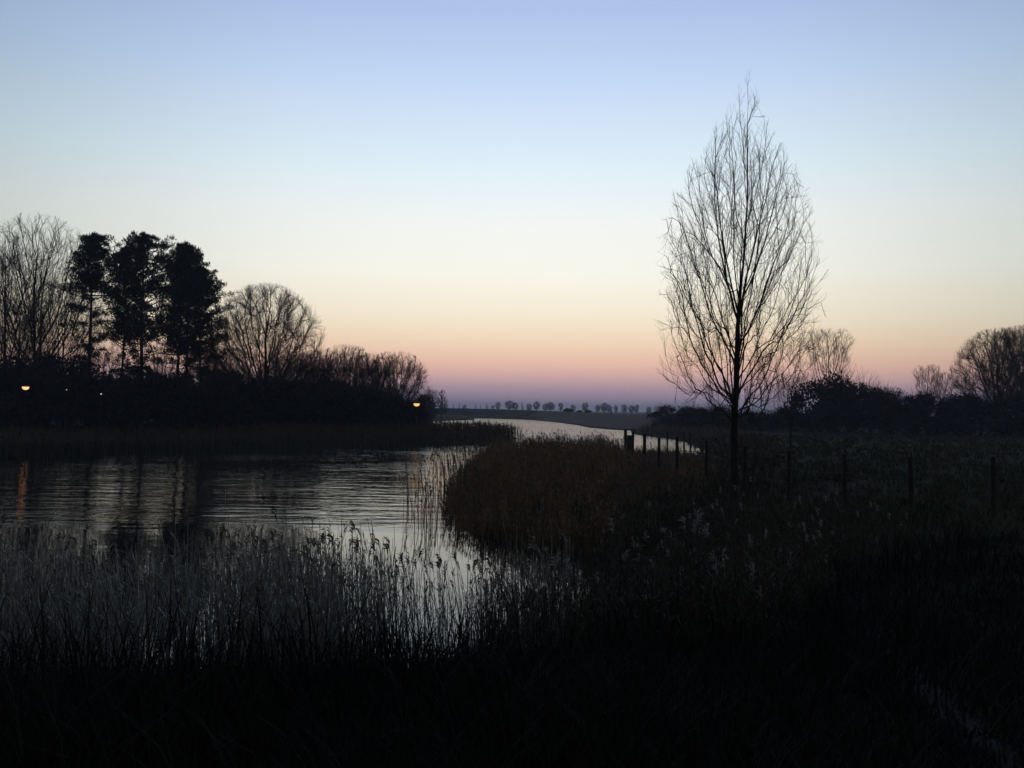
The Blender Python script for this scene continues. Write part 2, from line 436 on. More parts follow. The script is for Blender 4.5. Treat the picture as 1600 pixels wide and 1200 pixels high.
    if rest:
        rt_ = link('twigs' if label_limbs else 'crown', tubes_mesh(name+'_crown', rest), m_twig, root)
        if label_limbs: tag(rt_, kind='stuff')
    return root
def outline(EN):
    def env(z):
        if z <= EN[0][0]: return EN[0][1]
        for i in range(len(EN)-1):
            if z <= EN[i+1][0]:
                k = (z-EN[i][0])/(EN[i+1][0]-EN[i][0]); return EN[i][1]*(1-k)+EN[i+1][1]*k
        return .02
    return env
def hero_tree():
    EN = outline([(1.7,.5),(2.2,1.1),(2.9,1.72),(4.0,2.05),(5.4,2.14),(6.8,2.08),(7.8,1.88),(8.8,1.52),(9.6,1.08),(10.3,.66),(11.2,.36),(12.0,.14),(12.7,.03)])
    rng = np.random.default_rng(4); tp = [(0,0,-.15)]; x = y = 0
    while tp[-1][2] < 5.3:
        z = tp[-1][2]; x += rng.normal(.002, .006); y += rng.normal(0, .006); tp.append((x, y, z+.22))
    return sc_tree('bare_tree', 12, 12.0, EN, 2.0, 7, 1900, .20, 1.05, .23, .28, .108, .0062, 2.1, 2, .62, .0050, .22, True, .55, tp, 22, 2, 0, 2.3, .045)

def dome(Hh, Rr, zlo, zc):
    def env(z):
        k = (z-zc)/((Hh-zc) if z > zc else (zc-zlo)*1.15)
        return Rr*math.sqrt(max(0, 1-k*k)) + .03
    return env

def clump_quads(rng, centers, sizes, per, qs, flat=.55, up=.0):
    """leaf or needle sprays scattered inside ellipsoid clumps"""
    K = len(centers); n = K*per
    c = np.repeat(np.array(centers), per, 0); s = np.repeat(np.array(sizes), per)[:, None]
    v = rng.normal(size=(n,3)); v /= np.linalg.norm(v, axis=1, keepdims=True); v *= rng.random((n,1))**.45
    pos = c + v*s*np.array([1,1,flat])
    a = rng.normal(size=(n,3)) + v*.8; a[:,2] += up; a /= np.linalg.norm(a, axis=1, keepdims=True)
    b_ = np.cross(a, rng.normal(size=(n,3))); b_ /= np.linalg.norm(b_, axis=1, keepdims=True)
    l = qs[0]*rng.uniform(.6,1.4,(n,1)); w_ = qs[1]*rng.uniform(.6,1.4,(n,1))
    Vq = np.stack([pos-b_*w_*.5, pos+a*l*.5-b_*w_, pos+a*l, pos+a*l*.4+b_*w_], 1).reshape(-1,3)
    return Vq, np.arange(n*4).reshape(-1,4)

def pine(name, seed, Hh, width, dense_from, sparse_from, lean=0, top_w=.55):
    rng = random.Random(seed); nr_ = np.random.default_rng(seed)
    root = empty(name)
    tp, d = walk(rng, (0,0,-.3), (lean,0,1), Hh, 14, .02, .1, None)
    ra = taper(len(tp), .30, .05); ra[0] = .42
    link('trunk', tubes_mesh(name+'_trunk', [(tp, ra, 8)]), m_bark, root, True)
    br, cen, siz = [], [], []
    z = sparse_from*Hh; az = 0
    while z < Hh-.3:
        t_ = z/Hh; k = min(int((z+.3)/Hh*14), 13); p = tp[k]
        dn = t_ > dense_from
        prof_ = width*(.5 + .5*math.sin(min(1,(t_-sparse_from)/(1-sparse_from)*1.4+.25)*math.pi*.5)) * (1 if t_ < .68 else max(.04, 1-((t_-.68)/.32)**2)**top_w)*rng.uniform(.8,1.12)
        for _ in range(rng.choice((3,4)) if dn else rng.choice((2,3))):
            az += 2.4+rng.gauss(0,.4); ln = prof_*rng.uniform(.5,1.18)*(1+.18*math.sin(az+seed)+.12*math.sin(z*1.9+seed))
            d = (math.cos(az), math.sin(az), rng.uniform(-.05,.35) if dn else rng.uniform(-.15,.15))
            q, _ = walk(rng, (p[0],p[1],z), nrm(d), ln, 5, .10, .06 if dn else .02, None)
            br.append((q, taper(len(q), .075 if dn else .05, .02), 4))
            for j in range(2, len(q)):
                if rng.random() < (.95 if dn else .62):
                    cen.append((q[j][0]+rng.gauss(0,.25), q[j][1]+rng.gauss(0,.25), q[j][2]+rng.uniform(0,.3))); siz.append(rng.uniform(.42,.85)*min(1, .42+(1-t_)*2.2) if dn else rng.uniform(.3,.55))
        z += rng.uniform(.30,.48) if dn else rng.uniform(.55,1.0)
    for _ in range(16):
        zt = rng.uniform(-.2,2.6); cen.append((tp[-1][0]+rng.gauss(0,.10+.17*zt), tp[-1][1]+rng.gauss(0,.10+.17*zt), Hh-zt)); siz.append(rng.uniform(.2,.3)+.07*zt)
    link('branches', tubes_mesh(name+'_branches', br), m_bark, root)
    Vq, Fq = clump_quads(nr_, cen, siz, 64, (.36,.042), .55, 1.0)
    link('needles', mesh_np(name+'_needles', Vq, Fq), m_needle, root)
    return root

def shrub(name, seed, Hh, rad_, per=46, n=90, q=(.28,.11), twigs=260, rmin=.011):
    """a dense dark bush with twigs poking out of its top"""
    rng = random.Random(seed); nr_ = np.random.default_rng(seed)
    root = empty(name)
    st = []
    lumps = [(rng.gauss(0,.42)*rad_, rng.gauss(0,.42)*rad_, Hh*rng.uniform(.45,.8), rad_*rng.uniform(.35,.6)) for _ in range(7)]
    for i in range(7):
        az = rng.uniform(0,6.28); pt, _ = walk(rng, (rng.gauss(0,.2),rng.gauss(0,.2),-.2), nrm((math.cos(az)*.5, math.sin(az)*.5, 1)), Hh*.85, 6, .08, .03, None)
        st.append((pt, taper(len(pt), .07, .02), 5))
    tw = []
    for _ in range(twigs):
        lx, ly, lz, lr = rng.choice(lumps)
        d = nrm((rng.gauss(0,.6), rng.gauss(0,.6), abs(rng.gauss(.8,.5))))
        p = (lx+d[0]*lr*.5, ly+d[1]*lr*.5, lz+d[2]*lr*.5)
        pt, _ = walk(rng, p, d, lr*rng.uniform(.7,1.35), 4, .10, .05, None)
        tw.append((pt, taper(len(pt), rmin*1.2, rmin*.6), 3))
    cen, siz = [], []
    for _ in range(n):
        if rng.random() < .62:
            lx, ly, lz, lr = rng.choice(lumps); v = nrm((rng.gauss(0,1),rng.gauss(0,1),rng.gauss(0,1))); k = rng.random()**.5*lr
            cen.append((lx+v[0]*k, ly+v[1]*k, max(.2, lz+v[2]*k*.9)))
        else:
            a_ = rng.uniform(0,6.28); k = rad_*rng.random()**.5
            cen.append((math.cos(a_)*k, math.sin(a_)*k, Hh*rng.uniform(.05,.5)))
        siz.append(rng.uniform(.35,.75)*rad_/2.2)
    link('stems', tubes_mesh(name+'_stems', st), m_bark, root)
    link('twigs', tubes_mesh(name+'_twigs', tw), m_twig, root)
    Vq, Fq = clump_quads(nr_, cen, siz, per, q, .8)
    link('foliage', mesh_np(name+'_foliage', Vq, Fq), m_leaf, root)
    return root

# ------------------------------------------------------------------ hero tree and its saplings
ORD = ['first','second','third','fourth','fifth','sixth','seventh','eighth','ninth','tenth','eleventh','twelfth','thirteenth','fourteenth','fifteenth','sixteenth',
       'seventeenth','eighteenth','nineteenth','twentieth','twenty-first','twenty-second','twenty-third','twenty-fourth','twenty-fifth','twenty-sixth','twenty-seventh','twenty-eighth','twenty-ninth','thirtieth','thirty-first','thirty-second','thirty-third','thirty-fourth','thirty-fifth','thirty-sixth','thirty-seventh','thirty-eighth','thirty-ninth','fortieth','forty-first','forty-second']
ht = hero_tree()
hx, hy = G(1146, 782, .8)
ht.location = (hx, hy, H(hx, hy)); ht.rotation_euler = (0, R(1.2), R(20))
tag(ht, 'tall slender bare tree with a see-through upswept crown beside the fence', 'tree')
def sapling(name, seed, Hh, n):
    rng = random.Random(seed); root = empty(name); st, tw = [], []
    for i in range(n):
        az = rng.uniform(0,6.28); d = nrm((math.cos(az)*rng.uniform(.15,.5), math.sin(az)*rng.uniform(.15,.5), 1))
        pt, _ = walk(rng, (rng.gauss(0,.06), rng.gauss(0,.06), -.1), d, Hh*rng.uniform(.6,1), 7, .06, .04, None)
        ra = taper(len(pt), .016, .005); st.append((pt, ra, 5))
        side_shoots(rng, tw, pt, ra, 0, [(5,.45,R(40),.08,.1,.004,None),(3,.2,R(40),.05,.1,.0035,None)])
    link('stems', tubes_mesh(name+'_stems', st), m_twig, root); link('twigs', tubes_mesh(name+'_twigs', tw), m_twig, root)
    return root
sp = sapling('sapling', 3, 1.9, 9)
for px, D, sc, lb in [(1124, 23.6, .95, 'low leafless sapling close by the left side of the tall bare tree trunk'),
                      (1168, 23.9, 1.15, 'bushy leafless sapling close by the right side of the tall bare tree trunk'),
                      (1197, 25.5, .8, 'smallest leafless sapling, standing clear of the tall tree on its right')]:
    x = PX(px, D); place(sp, (x, D, H(x, D)), D, sc, lb, 'sapling', 'saplings round the foot of the tall bare tree')

# ------------------------------------------------------------------ left wood
def base_place(proto, px, D, rz, sc, label, cat, group=None, dz=-.05):
    x = PX(px, D)
    return place(proto, (x, D, max(H(x, D), .2)+dz), rz, sc, label, cat, group)
pinesA = pine('pine_tree', 21, 20.0, 3.5, .62, .36, .01, .8)
pinesB = pine('pine_tree', 22, 19.5, 4.9, .42, .30, 0, .75)
pinesC = pine('pine_tree', 23, 18.7, 4.9, .38, .28, -.01, .8)
gp = 'dark pines standing together in the left wood'
base_place(pinesA, 136, 92, .4, (.95,.95,1), 'pine leftmost of the dark pines, open lower branches over a bare trunk', 'pine tree', gp)
base_place(pinesB, 219, 90, 1.0, (.86,.86,1.0), 'tallest and broadest dark pine in the middle of the pine clump', 'pine tree', gp)
base_place(pinesC, 274, 93, 2.0, (.78,.78,1.0), 'broad dark pine just right of the tallest pine', 'pine tree', gp)
base_place(pinesC, 314, 91, 4.1, (.68,.68,.87), 'shorter pine at the right edge of the pine clump', 'pine tree', gp)
base_place(pinesB, 189, 97, 3.3, (.62,.62,1.0), 'slim pine squeezed between the leftmost pine and the tallest pine', 'pine tree', gp)
base_place(pinesA, 292, 99, 2.7, (.85,.85,1.01), 'pine set behind the right part of the pine clump', 'pine tree', gp)

rtA = sc_tree('bare_tree', 31, 20.5, dome(20.5, 6.6, 4, 12.5), 5, 4.5, 1350, .5, 3.0, .75, .42, .40, .020, 2.3, 3, 1.4, .014, .12, levels=2, twang=30)
rtB = sc_tree('bare_tree', 35, 13.6, dome(13.6, 5.9, 2.2, 7.4), 3.2, 2.6, 1350, .33, 2.3, .50, .55, .46, .018, 2.25, 4, 1.15, .012, .12, levels=2, twang=32, rag=1.1)
rtC = sc_tree('bare_tree', 37, 9.0, dome(9.0, 3.8, .6, 4.8), 1.2, 1.2, 900, .30, 1.8, .40, .45, .18, .015, 2.3, 4, .9, .012, .12, levels=2, twang=32, rag=1.3)
rtD = sc_tree('bare_tree', 41, 14.5, outline([(3,.3),(6,1.7),(9,2.8),(12,3.4),(13.4,3.0),(14.4,2.0),(14.6,.1)]), 4.5, 4.5, 600, .40, 2.2, .58, .36, .20, .015, 2.3, 3, 1.2, .012, .14, levels=2, twang=28)
gl = 'leafless trees of the left wood'
base_place(rtA, 54, 98, 0, (1.05,1.05,1.15), 'tall wide leafless tree left of the pines at the picture edge', 'tree', gl)
base_place(rtA, 6, 108, 2.0, (.9,.9,1.12), 'tall leafless tree cut by the left picture edge', 'tree', gl)
base_place(rtA, 92, 112, 4.0, (.7,.7,.90), 'leafless tree behind, between the edge tree and the leftmost pine', 'tree', gl)
base_place(rtD, 26, 90, 1.0, (.9,.9,.92), 'slim leafless tree low in front of the tall left edge trees', 'tree', gl)
base_place(rtB, 412, 92, .6, (1.0,1.0,1.13), 'big round leafless tree standing alone right of the pines', 'tree', gl)
base_place(rtC, 452, 94, 1.2, (1,1,.95), 'small leafless tree at the right foot of the big round bare tree', 'tree', gl)
base_place(rtD, 350, 100, 2.2, (.8,.8,.62), 'thin leafless tree in the gap between pines and the big round tree', 'tree', gl)
base_place(rtC, 498, 98, 2.9, (.9,.9,1.0), 'leafless tree first in the low row running right from the big round tree', 'tree', gl)
base_place(rtC, 541, 100, 4.0, (1.0,1.0,1.08), 'tallest leafless tree of the low row right of the big round tree', 'tree', gl)
base_place(rtC, 575, 99, 5.1, (.9,.9,.98), 'leafless tree last but one in the low row near the lamp', 'tree', gl)
base_place(rtC, 617, 97, .3, (1.0,1.0,.98), 'leafless tree ending the low row, just left above the shore lamp', 'tree', gl)
base_place(rtC, 330, 97, 3.6, (.9,.9,.9), 'small leafless tree at the right foot of the pines', 'tree', gl)
base_place(rtD, 245, 108, 3.0, (.9,.9,.72), 'thin leafless tree seen between the pine trunks', 'tree', gl)
base_place(rtD, 160, 110, 5.0, (1,1,.68), 'thin leafless tree behind the trunk of the leftmost pine', 'tree', gl)

shA = shrub('shrub', 51, 5.2, 3.0)
shB = shrub('shrub', 52, 4.6, 3.4)
shC = shrub('shrub', 53, 6.0, 3.0)
sg = 'dark shrubs under the left wood'
row = [(-10,1.0,1.15),(32,1.1,1.1),(70,1,1.05),(110,1,1.0),(150,1,1.0),(190,1,.98),(232,1,1.0),(270,1,.92),(312,1,1.0),(350,1,.96),(388,1,.98),(428,1,1.0),(468,1,.92),(506,1,.9),(545,1,.84),(582,.95,.80),(615,.8,.70),(640,.62,.66)]
for i, (px, sxy, sz) in enumerate(row):
    pr = (shA, shB, shC)[i % 3]; z2 = sz*(1.0 if i % 3 != 2 else .86)
    lb = 'dense dark shrub in the front thicket of the left wood, %s from the left' % ORD[i]
    if i == len(row)-1: lb = 'dense dark shrub just behind the shore lamp, end of the thicket'
    base_place(pr, px, 87 + (i*7 % 5), i*1.7, (sxy, sxy, z2), lb, 'shrub', sg)
back = [(10,1.5),(58,1.45),(105,1.42),(160,1.22),(215,1.24),(262,1.20),(318,1.25),(366,1.12),(420,1.12),(475,1.08),(525,1.02),(570,.95),(605,.85)]
for i, (px, sz) in enumerate(back):
    base_place((shB, shC, shA)[i % 3], px, 97 + (i*5 % 7), i*2.3, (1.15,1.15,sz), 'dense dark shrub in the rear thicket of the left wood, %s from the left' % ORD[i], 'shrub', sg)

# small trees where the wood runs out towards the dike
base_place(shC, 651, 120, 1.0, (.5,.5,.86), 'dark bush right beside the shore lamp where the wood ends', 'shrub', 'bushes between the lamp and the dike')
base_place(shB, 668, 170, 2.0, (.62,.62,1.1), 'greyish bush between the wood end and the pointed tree', 'shrub', 'bushes between the lamp and the dike')
base_place(rtD, 675, 190, 2.0, (.4,.4,.5), 'small thin tree just left of the pointed tree near the dike', 'tree')
pop = sc_tree('poplar_tree', 61, 9.5, outline([(.8,.3),(2,1.5),(4,1.9),(6,1.6),(8,.9),(9.4,.15)]), 1.2, 6, 420, .3, 1.4, .38, .40, .2, .035, 2.3, 4, .7, .035, .1)
base_place(pop, 690, 235, 0, (1,1,.9), 'pointed narrow tree at the left end of the dike', 'tree')

# ------------------------------------------------------------------ right side hedge and trees
gr = 'dark bushes along the far side of the right field'
rb = [(1047,150,1.0,.66),(1068,148,1.0,.66),(1090,140,1,.66),(1112,138,1,.62),(1136,132,1,.55),(1160,130,1,.52),(1186,128,1,.50),(1212,122,1,.54),(1240,120,1,.68),(1268,118,1.05,1.30),
      (1298,117,1.15,1.55),(1330,118,1.05,1.36),(1362,116,1,1.06),(1394,114,1,1.04),(1428,113,1,1.02),(1462,111,1,1.0),(1497,110,1,.98),(1530,108,1.05,1.06),(1568,107,1.05,1.02),(1604,106,1.1,1.04)]
for i, (px, D, sxy, sz) in enumerate(rb):
    lb = 'dark bush in the hedge beyond the right field, %s from the left' % ORD[i]
    if i == 10: lb = 'highest rounded dark bush of the right hedge, bare tree rising from it'
    base_place((shA, shB, shC)[i % 3], px, D, i*1.3, (sxy, sxy, sz*(1.0 if i % 3 != 2 else .86)), lb, 'shrub', gr)
gt = 'leafless trees behind the right hedge'
base_place(rtD, 1294, 121, .5, (1.0,1.0,.98), 'bare fan-shaped tree rising from the highest bush of the right hedge', 'tree', gt)
base_place(rtD, 1236, 60, 4.5, (.42,.42,.36), 'small bare tree leaning in the gap right of the tall tree', 'tree', gt)
base_place(rtD, 1450, 122, 3.5, (.6,.6,.66), 'thin spiky bare tree above the middle of the right hedge', 'tree', gt)
base_place(rtD, 1476, 125, 5.5, (.6,.6,.60), 'thin bare tree just right of the spiky one above the hedge', 'tree', gt)
base_place(rtC, 1384, 122, 2.5, (1,1,.72), 'low bare tree above the hedge right of the highest bush', 'tree', gt)
base_place(rtB, 1562, 118, 1.5, (.95,.95,1.06), 'big round bare tree near the right picture edge', 'tree', gt)
base_place(rtB, 1600, 124, 3.1, (.9,.9,1.14), 'big bare tree cut by the right picture edge', 'tree', gt)
base_place(rtC, 1500, 121, 5.0, (.9,.9,.62), 'low bare tree left of the big round tree at the right', 'tree', gt)

# ------------------------------------------------------------------ far tree row beyond the dike
ftA = sc_tree('distant_tree', 71, 7.0, dome(7.0, 2.5, 1.6, 4.5), 2, 1.8, 150, .45, 2.0, .6, .8, .30, .065, 2.3, 5, 1.0, .085, .06)
ftB = sc_tree('distant_tree', 72, 7.0, dome(7.0, 2.0, 1.4, 4.5), 2, 1.6, 110, .45, 2.0, .6, .8, .28, .065, 2.3, 5, .9, .085, .06)
ftC = sc_tree('distant_tree', 73, 6.0, dome(6.0, .85, .6, 3.4), 1, 4.5, 60, .4, 1.5, .5, .6, .28, .06, 2.3, 3, .5, .06, .06)
far_row = [(708,'C',.75),(717.5,'C',.85),(726,'B',.7),(743,'C',.75),(751,'C',.85),(760.5,'C',.85),(770,'B',.7),(778,'B',.98),(796,'A',1.05),(805,'A',1.05),(816,'C',.95),(826.5,'B',.98),
           (838,'A',1.0),(852,'B',.98),(860,'A',1.02),(876,'B',1.0),(895,'B',.95),(914,'B',.98),(934,'A',1.02),(944,'B',1.0),(951,'A',1.0),(962,'B',.88),(975,'B',.95),(987,'A',.98),(995,'B',.9),(1014,'B',.92)]
for i, (px, k, s) in enumerate(far_row):
    pr = {'A': ftA, 'B': ftB, 'C': ftC}[k]; D = 720 - (px-700)*.25
    py = 642.0 + (px-700)*.021
    p = P(px, py, D)
    sc = s*(17.5 if k != 'C' else 16)*(1+.12*math.sin(i*2.7))*D/FPX/(7.0 if k != 'C' else 6.0)
    nm = {'A': 'broad-headed distant tree', 'B': 'small-headed distant tree', 'C': 'narrow column-like distant tree'}[k]
    place(pr, (p.x, p.y, p.z-.3), i*1.1, (sc*(1+.22*math.sin(i*4.1)),)*2+(sc,), '%s on the horizon, %s from the left' % (nm, ORD[i]), 'tree', 'row of distant trees beyond the dike')
fb = shrub('distant_bush', 75, 2.6, 1.9, 30, 30, (.5,.3), 10, .04)
for i, (px, s) in enumerate([(885,1.25),(904,.9),(918.5,1.1)]):
    D = 345; p = P(px, 645+i, D)
    place(fb, (p.x, p.y, p.z-.3), i, (s*.62, s*.62, s*.62), ['rounded low bush on the dike line, leftmost of three','flat low bush on the dike line, middle of three','low bush on the dike line, rightmost of three'][i], 'bush', 'low bushes on the dike line')
p = P(955, 647, 240)
mp_ = empty('marker_post', (p.x, p.y, p.z-.2)); link('post', box_mesh('marker_post', [(-.16,.16,-.16,.16,0,1.0)]), m_post, mp_); link('cap', box_mesh('marker_cap', [(-.2,.2,-.2,.2,1.003,1.1)]), m_post, mp_)
tag(mp_, 'short dark marker post on the dike crest below the distant trees', 'post')

# ------------------------------------------------------------------ fence along the field
fence = empty('post_fence', (0,0,0))
tag(fence, 'wooden post and wire fence running from the water past the tall bare tree', 'fence')
FP = [(978,46.5,1.46,.085),(989,41.5,1.42,.06),(1007,36.5,1.42,.068),(1030,33.8,1.40,.055),(1059,32.0,1.42,.055),(1104,30.4,1.42,.055),(1165,27.4,1.38,.055),(1233,24.9,1.38,.055),(1320,22.9,1.40,.06),(1424,21.9,1.42,.062),(1552,21.2,1.45,.062),(1700,20.8,1.4,.085)]
rng = random.Random(9); tops = []
for i, (px, D, h_, rp) in enumerate(FP):
    x = PX(px, D); z = H(x, D)
    lx, ly = rng.gauss(0,.015), rng.gauss(0,.015)
    pt = [(0,0,-.3),(0,0,.02),(lx*.4,ly*.4,h_*.5),(lx,ly,h_*.97),(lx,ly,h_),(lx,ly,h_+.004)]
    o = link('post', tubes_mesh('fence_post', [(pt, [rp*1.02, rp*1.02, rp, rp*.98, rp*.8, .002], 9)]), m_post, fence)
    o.location = (x, D, z); tops.append((x, D, z, h_, lx, ly))
for k in (.93, .66, .38):
    pt = []
    for i in range(len(tops)-1):
        a_, b_ = tops[i], tops[i+1]
        for s in np.linspace(0, 1, 7)[:-1]:
            za = a_[2]+a_[3]*k; zb = b_[2]+b_[3]*k
            pt.append((a_[0]*(1-s)+b_[0]*s, a_[1]*(1-s)+b_[1]*s - .085, za*(1-s)+zb*s - .06*4*s*(1-s)))
    link('wire', tubes_mesh('fence_wire', [(pt, [.003]*len(pt), 4)]), m_wire, fence)
# second, thinner row of stakes nearer the water's edge behind
stake = empty('stake')
link('post', tubes_mesh('stake_post', [([(0,0,-.2),(0,0,.5),(.01,0,1.15),(.01,0,1.2)], [.045,.045,.042,.02], 7)]), m_post, stake)
link('top', tubes_mesh('stake_top', [([(.01,0,1.195),(.01,0,1.22),(.01,0,1.235)], [.05,.05,.002], 7)]), m_post, stake)
for px, D, lb in [(1043,46,'thin stake by the water between the fourth and fifth fence posts'),(1069,47,'thin stake by the water just right of the fifth fence post'),(1079,48,'rightmost thin stake by the water left of the tall tree')]:
    x = PX(px, D); place(stake, (x, D, H(x,D)+.05), px, (1,1,1.08), lb, 'stake', 'thin stakes by the water behind the fence')
# broad old mooring post beside the first fence post
x = PX(984, 44.5)
mo = empty('mooring_post', (x, 44.5, H(x, 44.5)))
link('post', box_mesh('mooring_post', [(-.11,.11,-.09,.09,-.2,1.16)]), m_post, mo); link('cap', box_mesh('mooring_cap', [(-.13,.13,-.11,.11,1.163,1.21)]), m_post, mo)
tag(mo, 'broad squat post beside the corner post at the water end of the fence', 'post')

# ------------------------------------------------------------------ lamps
def lamp(px, py, D, wd, glow, label, globe=True, cat='street lamp'):
    p = P(px, py, D); zb = max(H(p.x, p.y), .1); hh = p.z - zb
    root = empty('street_lamp', (p.x, p.y, zb)); s = wd
    link('pole', tubes_mesh('lamp_pole', [([(0,0,-.2),(0,0,.9),(0,0,.92),(0,0,hh*.7),(0,0,hh+s*.02)], [.07,.07,.045,.04,.035], 8)]), m_iron, root)
    hood = link('hood', tubes_mesh('lamp_hood', [([(0,0,hh+s*.16),(0,0,hh+s*.20),(0,0,hh+s*.32),(0,0,hh+s*.42),(0,0,hh+s*.46)], [s*.56,s*.58,s*.44,s*.16,.01], 16)]), m_iron, root, True)
    link('globe', tubes_mesh('lamp_globe', [([(0,0,hh-s*.30),(0,0,hh-s*.27),(0,0,hh-s*.12),(0,0,hh+s*.08),(0,0,hh+s*.155)], [.01,s*.22,s*.42,s*.5,s*.49], 16)]), glow, hood, True)
    tag(root, label, cat, 'lamps along the far shore')
lamp(40, 606, 84, .62, m_glow2, 'brightest orange lamp in front of the left wood near the picture edge')
lamp(651, 632, 84, .58, m_glow, 'lit yellow lamp at the end of the left wood above the point')
lamp(104, 609, 84, .11, m_glow3, 'faint lamp in the dark thicket, left one of the two dim ones')
lamp(158, 615.5, 84, .16, m_glow3, 'faint pale lamp in the dark thicket, right one of the two dim ones')

# ------------------------------------------------------------------ reeds
def reeds(n, pos, h, lean, rng, rad_=.004, leaves=3, plume=1.0, lw=.012, segs=4, plume_n=6, plume_l=.22, pw=.016):
    """stems, leaves and drooping seed heads for n reeds; returns (stem+leaf verts/faces, plume verts/faces)"""
    az = rng.normal(lean[0], lean[1], n); bend = np.abs(rng.normal(.10, .10, n)); hv_ = h
    dx = np.cos(az)*bend; dy = np.sin(az)*bend
    def at(t_, i=slice(None)):
        return np.stack([pos[i,0]+dx[i]*hv_[i]*t_**2, pos[i,1]+dy[i]*hv_[i]*t_**2, pos[i,2]+hv_[i]*t_*(1-.25*bend[i]*t_)], -1)
    ts = np.linspace(0, 1, segs+1)
    ring = []
    a0 = rng.uniform(0, 6.28, n)
    for t_ in ts:
        c = at(t_); rr_ = rad_*(1-.55*t_)
        for k in range(3):
            a = a0 + k*2.094
            ring.append(c + np.stack([np.cos(a)*rr_, np.sin(a)*rr_, np.zeros(n)], -1))
    V = np.stack(ring, 1)                      # n, (segs+1)*3, 3
    base = (np.arange(n)*(segs+1)*3)[:, None]
    fl = []
    for s in range(segs):
        for k in range(3):
            fl.append([s*3+k, s*3+(k+1) % 3, (s+1)*3+(k+1) % 3, (s+1)*3+k])
    F = (base[:, :, None] + np.array(fl)[None]).reshape(-1, 4)
    Vs = [V.reshape(-1,3)]; Fs = [F]; off = n*(segs+1)*3
    for _ in range(leaves):
        t0 = rng.uniform(.15, .85, n); p0 = at(t0)
        la = az + rng.normal(0, 1.3, n); ll = rng.uniform(.22,.5,n)*np.minimum(h,2)/1.8; e = rng.uniform(.5, 1.5, n)
        d1 = np.stack([np.cos(la)*np.cos(e), np.sin(la)*np.cos(e), np.sin(e)], -1)
        e2 = e - rng.uniform(.4, 1.5, n); d2 = np.stack([np.cos(la)*np.cos(e2), np.sin(la)*np.cos(e2), np.sin(e2)], -1)
        sd = np.stack([-np.sin(la), np.cos(la), np.zeros(n)], -1)*lw*.5
        p1 = p0 + d1*ll[:,None]*.5; p2 = p1 + d2*ll[:,None]*.5
        Vl = np.stack([p0-sd*.5, p0+sd*.5, p1+sd, p1-sd, p2+sd*.15, p2-sd*.15], 1)
        b_ = (np.arange(n)*6)[:, None, None] + off
        Fs.append((b_ + np.array([[0,1,2,3],[3,2,4,5]])[None]).reshape(-1,4)); Vs.append(Vl.reshape(-1,3)); off += n*6
    m = rng.random(n) < plume
    ids = np.nonzero(m)[0]; k = len(ids)
    pvs, pfs, po = [], [], 0
    if k:
        tip = at(1.0, ids)
        for j in range(plume_n):
            la = az[ids] + rng.normal(0, .7, k); e = rng.uniform(.85, 1.5, k)
            l_ = plume_l*rng.uniform(.6,1.25,k)
            st = tip - np.stack([dx[ids],dy[ids],np.ones(k)], -1)*(rng.uniform(0,1.3,k)*plume_l)[:,None]
            d1 = np.stack([np.cos(la)*np.cos(e), np.sin(la)*np.cos(e), np.sin(e)], -1)
            e2 = e - rng.uniform(.2,1.3,k); d2 = np.stack([np.cos(la)*np.cos(e2), np.sin(la)*np.cos(e2), np.sin(e2)], -1)
            a = rng.uniform(0,3.14,k); sd = np.stack([-np.sin(la)*np.cos(a), np.cos(la)*np.cos(a), np.sin(a)], -1)*pw
            p1 = st + d1*l_[:,None]*.5; p2 = p1 + d2*l_[:,None]*.5
            Vl = np.stack([st-sd*.3, st+sd*.3, p1+sd, p1-sd, p2+sd*.15, p2-sd*.15], 1)
            b_ = (np.arange(k)*6)[:, None, None] + po
            pfs.append((b_ + np.array([[0,1,2,3],[3,2,4,5]])[None]).reshape(-1,4)); pvs.append(Vl.reshape(-1,3)); po += k*6
    return (np.concatenate(Vs), np.concatenate(Fs)), ((np.concatenate(pvs), np.concatenate(pfs)) if k else None)
def reed_stuff(name, label, res, m1, m2):
    (V1, F1), pl = res
    me = mesh_np(name, V1, F1) if pl is None else mesh_np(name, np.concatenate([V1, pl[0]]), np.concatenate([F1, pl[1]+len(V1)]))
    me.materials.append(m1); me.materials.append(m2)
    if pl is not None:
        mi = np.zeros(len(me.polygons), np.int32); mi[len(F1):] = 1; me.polygons.foreach_set('material_index', mi)
    o = link(name, me, None); tag(o, label, 'reeds', kind='stuff'); return o
def zat(xy): return np.concatenate([xy, np.maximum(height(xy[:,0], xy[:,1]), -.35)[:,None]], 1)
rs = np.random.default_rng(77)

# near bed: in front of the water, thinning to the right
n = 15000
D = rs.uniform(6.6, 14.2, n); px = rs.uniform(-120, 900, n)
x = (px-800)/FPX*D; d = shore_dist(x, D)
clump = np.sin(x*1.9+D*.6)+np.sin(x*.8-D*1.7)+.8*np.sin(x*4.7+D*2.9)
k = (d > -3.9) & (d < 1.9) & (rs.random(n) < .30+.24*clump+.16*sst(420,60,px))
k &= ~((px > 610) & (D > 11.2) & (rs.random(n) > .10))
k &= ~((px > 380) & (D > 12.6) & (rs.random(n) > .25))
xy = np.stack([x[k], D[k]], -1); ppx = px[k]; nn = len(xy)
hh = rs.normal(1.56, .19, nn) - .36*sst(590, 700, ppx) - .10*sst(300,0,ppx)
ps = zat(xy); hh = hh + np.minimum(0, .35-ps[:,2])*.7
reed_stuff('foreground_reeds', 'pale dry reed bed along the near shore', reeds(nn, ps, np.maximum(hh,.5), (2.6,1.1), rs, .0052, 3, .25, .008, 4, 7, .075, .007), m_reed, m_plume)
